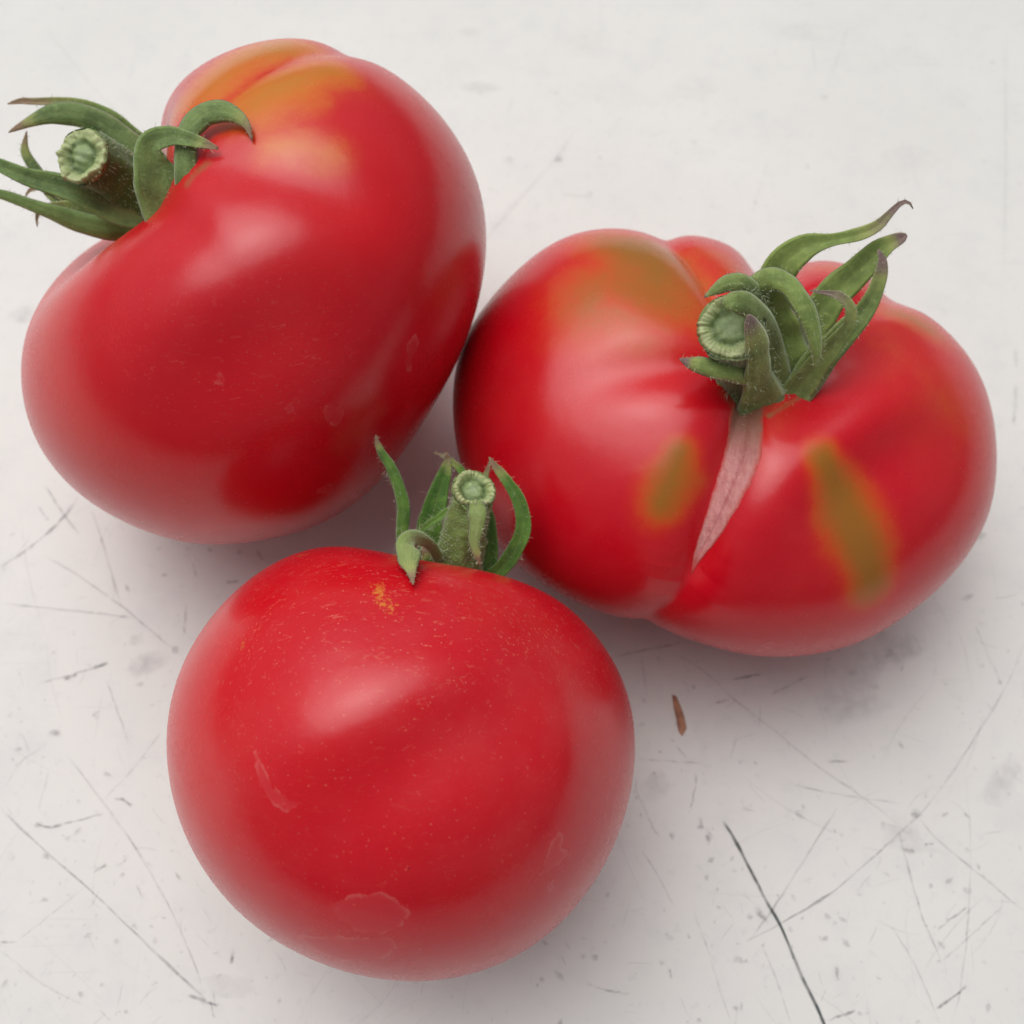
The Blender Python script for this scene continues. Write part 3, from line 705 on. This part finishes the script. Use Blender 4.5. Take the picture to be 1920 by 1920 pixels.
T1.valley([(200, 720, .0), (250, 650, -.026), (340, 575, -.038), (460, 505, -.038), (590, 460, -.02), (680, 450, .0)], .19)  # raised ridge, added to draw the highlight out into a diagonal band
T1.valley([(300, 800, .0), (370, 710, .026), (470, 630, .034), (570, 590, .026), (660, 620, .0)], .19)  # trough added to cut the highlight off along its lower side
T1.fit()
def f1(s, n):
    u = .84 * blob(s, n, [(385, 165), (430, 122), (510, 92)], 150, .8)
    u = np.maximum(u, .88 * blob(s, n, [(480, 190), (535, 160), (605, 132)], (125, 120, 92), .8))
    u = np.maximum(u, .55 * blob(s, n, [(500, 275), (560, 272), (610, 285)], 66, .8))
    u = np.maximum(u, .30 * blob(s, n, [(380, 220), (440, 225), (520, 195), (640, 140)], 120))
    u = np.maximum(u, .14 * blob(s, n, [(100, 560), (90, 700), (140, 820)], 260))
    u = np.clip(u - .16 * blob(s, n, [(400, 215), (480, 150), (560, 108), (650, 92)], 22), 0, 1)
    film = np.maximum.reduce([poly_sd(s, n, [(608, 770), (620, 757), (636, 760), (644, 775), (642, 792), (630, 799), (612, 788)]),
                              poly_sd(s, n, [(760, 690), (764, 650), (776, 630), (786, 640), (776, 668), (768, 695)]),
                              poly_sd(s, n, [(530, 765), (540, 753), (552, 760), (553, 775), (540, 778)]) - .02,
                              poly_sd(s, n, [(392, 560), (402, 548), (410, 560), (406, 578), (396, 576)]) - .02,
                              poly_sd(s, n, [(395, 705), (410, 698), (424, 706), (420, 725), (402, 722)]) - .03,
                              poly_sd(s, n, [(590, 915), (620, 903), (634, 914), (620, 928), (592, 928)]) - .05])
    sc = .5 * blob(s, n, [(300, 660), (420, 740), (560, 720)], 190) + .3 * blob(s, n, [(500, 500), (600, 600)], 150)
    ck = .62 * blob(s, n, [(352, 345), (370, 322), (388, 306)], 26, .8)
    th = np.arccos(np.clip(n @ s.a, -1, 1)); ck = np.maximum(ck, smooth(-th, -.30, -.16))
    return {'unripe': u, 'film': film, 'scuff': sc, 'russet': 0 * u, 'cork': ck}
t1 = thing('tomato', 'large oval red tomato lying on its side with orange shoulder patches, at the upper left', 'tomato', T1.base, GROUP)
build_body(T1, mat_skin('tomato_skin_matte', .6, gold=(.66, .150, .012), olive=(.52, .195, .014)), t1, f1)
T1.hair_sites = []
bz = -40
c1 = hub(T1, T1.at(352, 455, 90), T1.a, 62, 30, t1, M_STEM)
tube(T1, [(350, 450, 90, 58), (300, 395, 125, 50), (245, 350, 165, 48), (195, 313, 215, 46), (164, 296, 250, 46), (152, 291, 262, 47)], t1, M_STEM, rib=.05, wart=.02, seed=4, tilt=(-.30, .06, .95))
st1 = t1.children[-1] if t1.children[-1].name.startswith('stem') else [o for o in t1.children if o.name.startswith('stem')][0]
cut_face(T1, st1, teeth=19, pith=.35, seed=4, tilt=(-.30, .06, .95), amp=.42, rough=2.4)
for k, (p, kw) in enumerate([
    ([(350, 430, 90, 50), (318, 345, 90, 56), (262, 275, 100, 50), (215, 233, 110, 40), (165, 202, 120, 30), (115, 192, 125, 20), (62, 191, 130, 14), (40, 190, 132, 13), (14, 195, 135, 3)], dict(tip=.20, curl=.3)),
    ([(350, 430, 100, 50), (308, 350, 120, 54), (255, 282, 140, 54), (200, 238, 150, 50), (145, 214, 165, 44), (100, 212, 172, 38), (62, 224, 176, 26), (35, 237, 178, 14), (16, 248, 178, 3)], dict(tip=.09, curl=-.3, lum=.05)),
    ([(322, 412, 335, 84), (306, 370, 352, 88), (294, 330, 366, 78), (284, 298, 378, 60), (286, 271, 388, 46), (304, 259, 394, 38), (328, 256, 399, 33), (355, 262, 402, 28), (385, 270, 404, 18), (410, 279, 404, 4)], dict(tip=.10, curl=.22, lum=.12)),
    ([(338, 400, 350, 44), (342, 366, 374, 44), (345, 328, 390, 42), (346, 288, 396, 38), (353, 245, 398, 38), (378, 214, 394, 42), (412, 206, 396, 39), (442, 216, 398, 27), (462, 235, 401, 13), (473, 262, 404, 3)], dict(tip=.12, curl=-.3, lum=.16)),
    ([(350, 450, 110, 60), (290, 410, 160, 62), (232, 396, 190, 62), (172, 372, 205, 54), (112, 350, 215, 42), (50, 332, 222, 32), (-15, 305, 226, 22), (-70, 285, 228, 12), (-110, 262, 228, 3)], dict(tip=.06, curl=.35)),
    ([(350, 460, 90, 50), (250, 428, 110, 52), (195, 425, 130, 48), (145, 414, 140, 42), (95, 396, 150, 32), (45, 378, 156, 23), (-5, 362, 160, 18), (-60, 352, 162, 3)], dict(tip=.06, curl=-.3)),
    ([(340, 450, 90, 40), (190, 395, 100, 46), (140, 372, 98, 36), (90, 340, 98, 20), (62, 312, 100, 22), (46, 284, 104, 20), (47, 262, 106, 10), (50, 246, 108, 3)], dict(tip=.08, curl=-.3)),
    ([(340, 450, 90, 30), (200, 420, 110, 40), (150, 398, 120, 38), (110, 388, 128, 20), (82, 393, 136, 12), (70, 405, 140, 8), (70, 425, 142, 2)], dict(tip=.20, lum=.1)),
    ([(330, 450, 80, 30), (170, 400, 90, 30), (110, 362, 92, 20), (75, 352, 94, 12), (55, 358, 96, 7), (48, 370, 98, 2)], dict(tip=.22)),
    ([(340, 440, 80, 50), (250, 420, 90, 60), (190, 400, 90, 56), (130, 385, 88, 40), (90, 350, 88, 26), (80, 335, 88, 4)], dict(tip=.1))]):
    sepal(T1, p, c1, M_G1, seed=k, **kw)
hairs(T1, c1, 110, 5.5, 700, 5)

# ================================================================== ribbed tomato with a corky seam, right
O2 = [(849, 744), (851, 705), (860, 666), (872, 632), (890, 599), (910, 570), (935, 541), (962, 513), (995, 483), (1030, 458), (1070, 437), (1110, 427), (1150, 424), (1190, 428), (1225, 438), (1252, 447), (1300, 440), (1340, 447),
      (1375, 460), (1402, 480), (1420, 512), (1448, 512), (1475, 498), (1506, 489), (1535, 484), (1568, 487), (1594, 497), (1630, 520), (1656, 543), (1670, 557), (1703, 571), (1740, 590), (1780, 619), (1816, 662), (1840, 704), (1856, 747),
      (1866, 800), (1870, 852), (1865, 919), (1855, 963), (1838, 1006), (1808, 1050), (1773, 1094), (1735, 1129), (1692, 1158), (1648, 1190), (1590, 1213), (1531, 1228), (1473, 1233), (1427, 1233), (1356, 1219), (1293, 1200), (1246, 1180),
      (1209, 1163), (1152, 1156), (1102, 1142), (1059, 1119), (1015, 1097), (974, 1066), (934, 1022), (910, 985), (890, 940), (868, 890), (855, 840), (849, 790)]
T2 = Tomato(1355, 820, O2, (.10, .42, .90), 320, 472, 360, (.17, .36), 33); T2.K = 20
T2.valley([(1400, 740, .12), (1370, 830, .14), (1335, 930, .13), (1305, 1050, .095), (1265, 1120, .05), (1210, 1165, .045), (1170, 1260, .03)], .105, 1.25)
T2.valley([(1404, 760, .0), (1391, 845, .022), (1370, 906, .024), (1344, 968, .022), (1314, 1030, .016), (1290, 1090, .0)], .06, 1.5)
T2.valley([(1420, 680, .09), (1422, 600, .11), (1424, 510, .12), (1426, 420, .08)], .11, 1.4)
T2.valley([(1375, 640, .06), (1330, 560, .07), (1288, 490, .08), (1253, 447, .07), (1225, 390, .04)], .09, 1.4)
T2.valley([(1470, 680, .06), (1570, 610, .07), (1665, 557, .075), (1740, 500, .04)], .12, 1.4)
T2.valley([(1340, 700, .06), (1240, 690, .055), (1130, 715, .03), (1020, 770, .0)], .13)
T2.valley([(1400, 1060, .0), (1440, 960, -.034), (1510, 860, -.044), (1610, 780, -.04), (1720, 720, -.028), (1790, 700, .0)], .15)
T2.valley([(1540, 1020, .0), (1600, 920, .028), (1690, 850, .030), (1790, 800, .0)], .15)
T2.valley([(1470, 790, .05), (1540, 730, .045), (1620, 680, .02), (1700, 650, .0)], .13)
T2.fit()
def f2(s, n):
    u = 1.0 * blob(s, n, [(1200, 470), (1240, 505), (1235, 545)], 170, .8)
    u = np.maximum(u, .62 * blob(s, n, [(1120, 520), (1110, 580), (1170, 590)], 150, .8))
    u = np.maximum(u, .36 * blob(s, n, [(1310, 470), (1370, 500), (1290, 600), (1180, 620)], 160))
    u = np.maximum(u, 1.12 * blob(s, n, [(1274, 850), (1262, 890), (1240, 945)], (74, 106, 86), 1.4))
    u = np.maximum(u, 1.12 * blob(s, n, [(1545, 860), (1575, 925), (1605, 1000), (1634, 1085)], (76, 116, 128, 98), 1.4))
    u = np.maximum(u, .70 * blob(s, n, [(1690, 590), (1735, 612)], 95))
    u = np.maximum(u, .26 * blob(s, n, [(1640, 640), (1740, 720), (1800, 800)], 210))
    u = np.maximum(u, .34 * blob(s, n, [(1560, 500), (1650, 560)], 110))
    u = np.maximum(u, .26 * blob(s, n, [(1470, 760), (1420, 860)], 80))
    film = np.maximum(poly_sd(s, n, [(1420, 1210), (1440, 1203), (1475, 1206), (1470, 1212), (1440, 1215)]) - .02, -1)
    ck = np.maximum.reduce([.9 * blob(s, n, [(1405, 735)], 118, .55), 1.0 * blob(s, n, [(1418, 500), (1424, 540)], 20, .7), .7 * blob(s, n, [(1440, 780), (1500, 745)], 16, .7)])
    return {'unripe': u, 'film': film, 'scuff': 0 * u, 'russet': 0 * u, 'cork': ck}
t2 = thing('tomato', 'ribbed red tomato with a brown corky seam below its curly green sepals and olive streaks', 'tomato', T2.base, GROUP)
build_body(T2, mat_skin('tomato_skin_glossy', .3), t2, f2)
# the corky seam: a strip that follows the crease
def seam(s, pts, parent):
    Q = catmull(np.array([[p[0], p[1], p[2], 0] for p in pts], float), 90)
    cols = 17; V = []; al = []; ac = []
    dirs = np.array([s.surf_pt(q[0], q[1]) for q in Q]); T = unit(np.gradient(dirs, axis=0)); side = unit(np.cross(T, dirs))
    g = np.random.default_rng(3); ed = catmull(np.c_[np.arange(30.), g.normal(size=(30, 2)), np.zeros(30)], 90)[:, 1:3] * .025
    ns = Noise3(9, .30); ns2 = Noise3(10, .8)
    for i in range(90):
        for j in range(cols):
            u = -1 + 2 * j / (cols - 1); hw = Q[i, 2] * .54 * (1 + (ed[i, 0] if u < 0 else ed[i, 1]))
            n = unit(dirs[i] + side[i] * hw * u / s.ac)
            r = s.r(n[None])[0]; q = n * r
            lift = 2.6 * (1 - abs(u) ** 3) - 1.4 * math.exp(-((u + .12) / .14) ** 2) + .7 * float(ns(q)) * (1 - abs(u)) + .4 * float(ns2(q)) - 2.2 * (abs(u) > .99)
            V.append(n * (r + lift)); al.append(i / 89); ac.append(u)
    return make_mesh('corky_seam', s.world(np.array(V)), grid_faces(cols, 90, False), M_CORK, parent, {'along': al, 'across': ac}, origin=s.base)
seam(T2, [(1408, 735, 96), (1399, 780, 88), (1391, 845, 82), (1370, 906, 66), (1344, 968, 49), (1314, 1030, 24), (1304, 1053, 12), (1297, 1074, 1)], t2)
T2.hair_sites = []
z2 = T2.surf_z(1405, 735); print('z2', z2)
c2 = hub(T2, T2.at(1408, 722, z2 + 2), (.02, .25, 1), 62, 20, t2, M_STEM2)
def r2(p): return [(a, b, z2 + c, *d) for a, b, c, *d in p]
tube(T2, r2([(1402, 715, -5, 52), (1394, 680, 40, 42), (1382, 645, 90, 43), (1373, 620, 125, 49), (1370, 612, 135, 50)]), t2, M_STEM2, rib=.05, wart=.02, seed=8, tilt=(-.22, .05, .97))
st2 = [o for o in t2.children if o.name.startswith('stem')][0]
cut_face(T2, st2, teeth=40, pith=.46, seed=6, tilt=(-.22, .05, .97), amp=.5, rough=1.4)
for k, (p, kw) in enumerate([
    ([(1436, 785, 8, 108), (1430, 748, 44, 84), (1424, 710, 90, 56), (1424, 670, 135, 46), (1419, 635, 165, 40), (1409, 605, 188, 25), (1403, 590, 196, 5)], dict(tip=.16, curl=-.3)),
    ([(1440, 712, 60, 50), (1395, 697, 96, 44), (1355, 691, 112, 40), (1318, 685, 118, 32), (1292, 679, 120, 19), (1274, 673, 120, 3)], dict(tip=.11, curl=-.4, lum=.1)),
    ([(1470, 735, 10, 60), (1456, 680, 50, 54), (1444, 630, 100, 46), (1428, 592, 150, 42), (1402, 570, 180, 40), (1376, 566, 190, 34), (1358, 575, 190, 14)], dict(tip=.0, curl=-.3, lum=.12)),
    ([(1432, 590, 90, 26), (1420, 556, 135, 32), (1398, 532, 162, 32), (1366, 530, 172, 28), (1342, 543, 172, 18), (1320, 557, 170, 3)], dict(tip=.04, curl=-.35, lum=.15)),
    ([(1404, 566, 120, 24), (1418, 538, 138, 38), (1448, 522, 150, 42), (1480, 535, 157, 38), (1508, 573, 158, 35), (1526, 620, 150, 30), (1532, 655, 135, 22), (1528, 690, 112, 4)], dict(tip=.0, curl=-.35)),
    ([(1475, 740, 0, 90), (1462, 680, 22, 104), (1446, 620, 50, 108), (1436, 570, 84, 88), (1438, 535, 112, 50), (1444, 518, 124, 10)], dict(tip=.0, curl=.18, wave=.1)),
    ([(1460, 690, -10, 70), (1446, 610, 15, 74), (1448, 545, 40, 72), (1468, 495, 62, 62), (1510, 463, 80, 44), (1560, 451, 92, 24), (1610, 440, 98, 23), (1645, 424, 102, 20), (1668, 400, 104, 13), (1688, 381, 106, 9), (1703, 379, 106, 7), (1712, 392, 104, 2)], dict(tip=.17, curl=.3)),
    ([(1480, 720, -10, 72), (1505, 640, 15, 66), (1545, 575, 40, 62), (1595, 520, 62, 56), (1640, 478, 78, 42), (1668, 458, 86, 28), (1690, 446, 92, 20), (1700, 440, 94, 6)], dict(tip=.07, curl=.3)),
    ([(1465, 775, -2, 50), (1500, 725, 18, 60), (1545, 665, 40, 52), (1592, 615, 60, 44), (1628, 572, 76, 34), (1648, 525, 90, 26), (1654, 490, 98, 15), (1646, 468, 102, 4)], dict(tip=.12, curl=.3, lum=.12)),
    ([(1490, 740, 10, 50), (1530, 685, 45, 44), (1570, 640, 80, 30), (1592, 605, 104, 24), (1592, 576, 118, 20), (1574, 556, 126, 16), (1548, 549, 128, 8), (1518, 545, 130, 2)], dict(tip=.22, curl=.3, lum=.25)),
    ([(1400, 740, 2, 60), (1375, 720, 24, 50), (1350, 690, 34, 30), (1335, 660, 36, 6)], dict(tip=.1, curl=-.3))]):
    sepal(T2, r2(p), c2, M_G2, seed=40 + k, **kw)
hairs(T2, c2, 150, 5., 700, 4.5, seed=9)

# ================================================================== round tomato in front
O3 = [(652, 1020), (591, 1026), (525, 1049), (464, 1089), (408, 1141), (366, 1202), (333, 1267), (316, 1338), (313, 1413), (321, 1488), (342, 1553), (380, 1628), (431, 1694), (488, 1745), (544, 1778), (619, 1813), (698, 1834), (769, 1840),
      (839, 1835), (909, 1818), (970, 1792), (1031, 1750), (1092, 1684), (1139, 1609), (1172, 1530), (1188, 1445), (1190, 1375), (1179, 1305), (1158, 1248), (1120, 1197), (1074, 1145), (1017, 1108), (947, 1077), (863, 1061), (792, 1054),
      (741, 1042), (698, 1026)]
T3 = Tomato(758, 1412, O3, (.215, .957, -.19), 396, 430, 425, (.28, .39), 55); T3.K = 10
T3.valley([(430, 1500, .0), (500, 1430, -.02), (610, 1370, -.034), (740, 1310, -.036), (880, 1250, -.03), (1000, 1240, .0)], .19)  # ridge put into the shape to stretch the highlight diagonally
T3.valley([(540, 1640, .0), (640, 1540, .022), (740, 1450, .034), (860, 1370, .036), (940, 1370, .022), (1010, 1420, .0)], .19)  # trough put in to trim the lower edge of that highlight
T3.valley([(1000, 1280, .0), (1040, 1360, -.022), (1060, 1460, -.02), (1050, 1560, .0)], .16)  # small ridge added to catch a second highlight on the right
T3.fit()
def f3(s, n):
    film = np.maximum.reduce([poly_sd(s, n, [(622, 1700), (650, 1682), (712, 1673), (742, 1688), (766, 1712), (750, 1738), (712, 1750), (668, 1744), (636, 1724)]),
                              poly_sd(s, n, [(556, 1752), (640, 1756), (730, 1757), (745, 1775), (720, 1795), (640, 1800), (590, 1780)]) - .01,
                              poly_sd(s, n, [(478, 1410), (486, 1470), (510, 1505), (535, 1522), (562, 1506), (548, 1500), (512, 1478), (496, 1440)]),
                              poly_sd(s, n, [(1010, 1642), (1018, 1622), (1034, 1580), (1046, 1560), (1056, 1566), (1052, 1590), (1064, 1600), (1050, 1618), (1026, 1636)]) - .01,
                              poly_sd(s, n, [(1138, 1490), (1158, 1450), (1164, 1460), (1156, 1500), (1140, 1560), (1134, 1540)]) - .01,
                              poly_sd(s, n, [(1026, 1664), (1036, 1652), (1038, 1664), (1030, 1672)])])
    sc = np.clip(.9 * blob(s, n, [(520, 1130), (640, 1100), (760, 1130)], 130) + .8 * blob(s, n, [(880, 1130), (1000, 1180), (1090, 1210)], 130) + .4 * blob(s, n, [(480, 1250), (620, 1220), (820, 1250)], 150) + .25, 0, 1)
    ru = np.maximum.reduce([1. * blob(s, n, [(712, 1100), (716, 1125), (730, 1138)], 34, .8), .55 * blob(s, n, [(690, 1112), (730, 1110)], 40, 1), .75 * blob(s, n, [(456, 1205), (450, 1218)], 16, .8), .5 * blob(s, n, [(500, 1460), (505, 1462)], 10, .8), .9 * blob(s, n, [(552, 1037), (580, 1034)], 12, .6)])
    th = np.arccos(np.clip(n @ s.a, -1, 1))
    return {'unripe': .10 * blob(s, n, [(560, 1120), (900, 1130)], 190), 'film': film, 'scuff': sc, 'russet': ru, 'cork': smooth(-th, -.20, -.08)}
t3 = thing('tomato', 'round evenly red tomato nearest the camera with peeling skin marks near its lower edge', 'tomato', T3.base, GROUP)
build_body(T3, mat_skin('tomato_skin_speckled', 1.0, bloom=1.), t3, f3)
T3.hair_sites = []
c3 = hub(T3, T3.at(855, 1085, -60), T3.a, 62, 30, t3, M_STEM3)
tube(T3, [(858, 1100, -60, 52), (860, 1060, -38, 46), (868, 1010, -12, 42), (878, 960, 12, 38), (886, 925, 28, 37), (889, 916, 32, 38)], t3, M_STEM3, rib=.06, wart=.05, seed=12, tilt=(.22, .50, .84))
st3 = [o for o in t3.children if o.name.startswith('stem')][0]
cut_face(T3, st3, teeth=30, pith=.42, seed=8, tilt=(.22, .50, .84), scale=1.08, amp=1.05, rough=1.7)
for k, (p, kw) in enumerate([
    ([(785, 1085, -30, 40), (762, 1045, -10, 34), (754, 1000, 4, 30), (756, 960, 12, 29), (748, 915, 18, 28), (734, 880, 22, 25), (716, 850, 26, 19), (707, 828, 28, 11), (705, 815, 28, 3)], dict(tip=.06, curl=-.4)),
    ([(830, 1060, -20, 24), (806, 1022, 60, 26), (782, 1012, 130, 38), (766, 1022, 180, 46), (765, 1045, 215, 38), (770, 1070, 240, 22), (775, 1096, 262, 3)], dict(tip=.10, curl=-.25, lum=.75, wave=.12)),
    ([(815, 1060, -70, 60), (806, 1010, -66, 54), (812, 960, -60, 52), (826, 915, -54, 40), (835, 885, -50, 28), (839, 862, -48, 14), (836, 848, -46, 5)], dict(tip=.10, curl=.3)),
    ([(780, 1000, -30, 14), (812, 978, -24, 15), (845, 955, -20, 15), (862, 940, -20, 8)], dict(tip=.0, curl=.3, lum=.1)),
    ([(892, 940, 55, 30), (895, 962, 66, 38), (893, 990, 68, 31), (890, 1015, 66, 25), (894, 1038, 62, 17), (900, 1060, 56, 3)], dict(tip=.16, curl=-.25, lum=.70)),
    ([(900, 1095, -60, 34), (940, 1066, -46, 33), (966, 1030, -34, 33), (981, 988, -24, 32), (974, 940, -16, 29), (952, 903, -10, 24), (930, 876, -6, 15), (917, 857, -4, 4)], dict(tip=.10, curl=.35)),
    ([(905, 1090, -70, 44), (916, 1040, -66, 42), (914, 985, -60, 36), (904, 930, -56, 22), (908, 900, -54, 14), (916, 876, -52, 8), (919, 862, -50, 3)], dict(tip=.12, curl=.3)),
    ([(880, 960, -60, 22), (880, 915, -56, 20), (866, 884, -52, 17), (850, 868, -50, 14), (838, 858, -48, 8), (813, 848, -46, 2)], dict(tip=.22, curl=.3)),
    ([(830, 1075, -20, 40), (812, 1050, -6, 44), (802, 1034, 4, 30), (796, 1020, 8, 8)], dict(tip=.3, curl=.3))]):
    sepal(T3, p, c3, M_G3, seed=80 + k, **kw)
hairs(T3, c3, 120, 6.5, 1500, 4.5, seed=14, long_share=.22)

# ================================================================== brown flake on the table
def flake():
    pts = [(1260, 1303), (1268, 1306), (1276, 1325), (1283, 1345), (1287, 1366), (1279, 1381), (1272, 1372), (1268, 1350), (1263, 1328)]
    P = [table_pt(*p) for p in pts]; n = len(P); c = sum(P) / n
    V = [p + [0, 0, 2.5e-4] for p in P] + [c + (p - c) * .6 + [0, 0, 6e-4 + 1.5e-4 * math.sin(k * 2.1)] for k, p in enumerate(P)] + [c + [0, 0, 5e-4]] + [c + (p - c) * .9 + [0, 0, 3e-5] for p in P]
    F = [(i, (i + 1) % n, n + (i + 1) % n, n + i) for i in range(n)] + [(n + i, n + (i + 1) % n, 2 * n) for i in range(n)] + [(2 * n + 1 + i, 2 * n + 1 + (i + 1) % n, (i + 1) % n, i) for i in range(n)]
    o0 = c * [1, 1, 0]
    me = bpy.data.meshes.new('plant_flake'); me.from_pydata([tuple(v - o0) for v in V], [], F); me.materials.append(mat_flake())
    o = bpy.data.objects.new('plant_flake', me); C.objects.link(o); o.location = tuple(o0)
    o['label'] = 'tiny dry brown flake on the table right of the front tomato'; o['category'] = 'flake'
flake()

# do the fruits touch or cut into each other?
for A, B in ((T1, T2), (T1, T3), (T2, T3)):
    a = A.world(A.P0[::5]); c = B.world(np.zeros((1, 3)))[0]
    q = a - c; L = np.stack([q @ CX, q @ CU, q @ CB], 1) / B.k; rr = np.linalg.norm(L, axis=1)
    gap = rr - B.r(unit(L)); print('gap mm', A.cx, B.cx, round(gap.min() * B.k * 1000, 2))
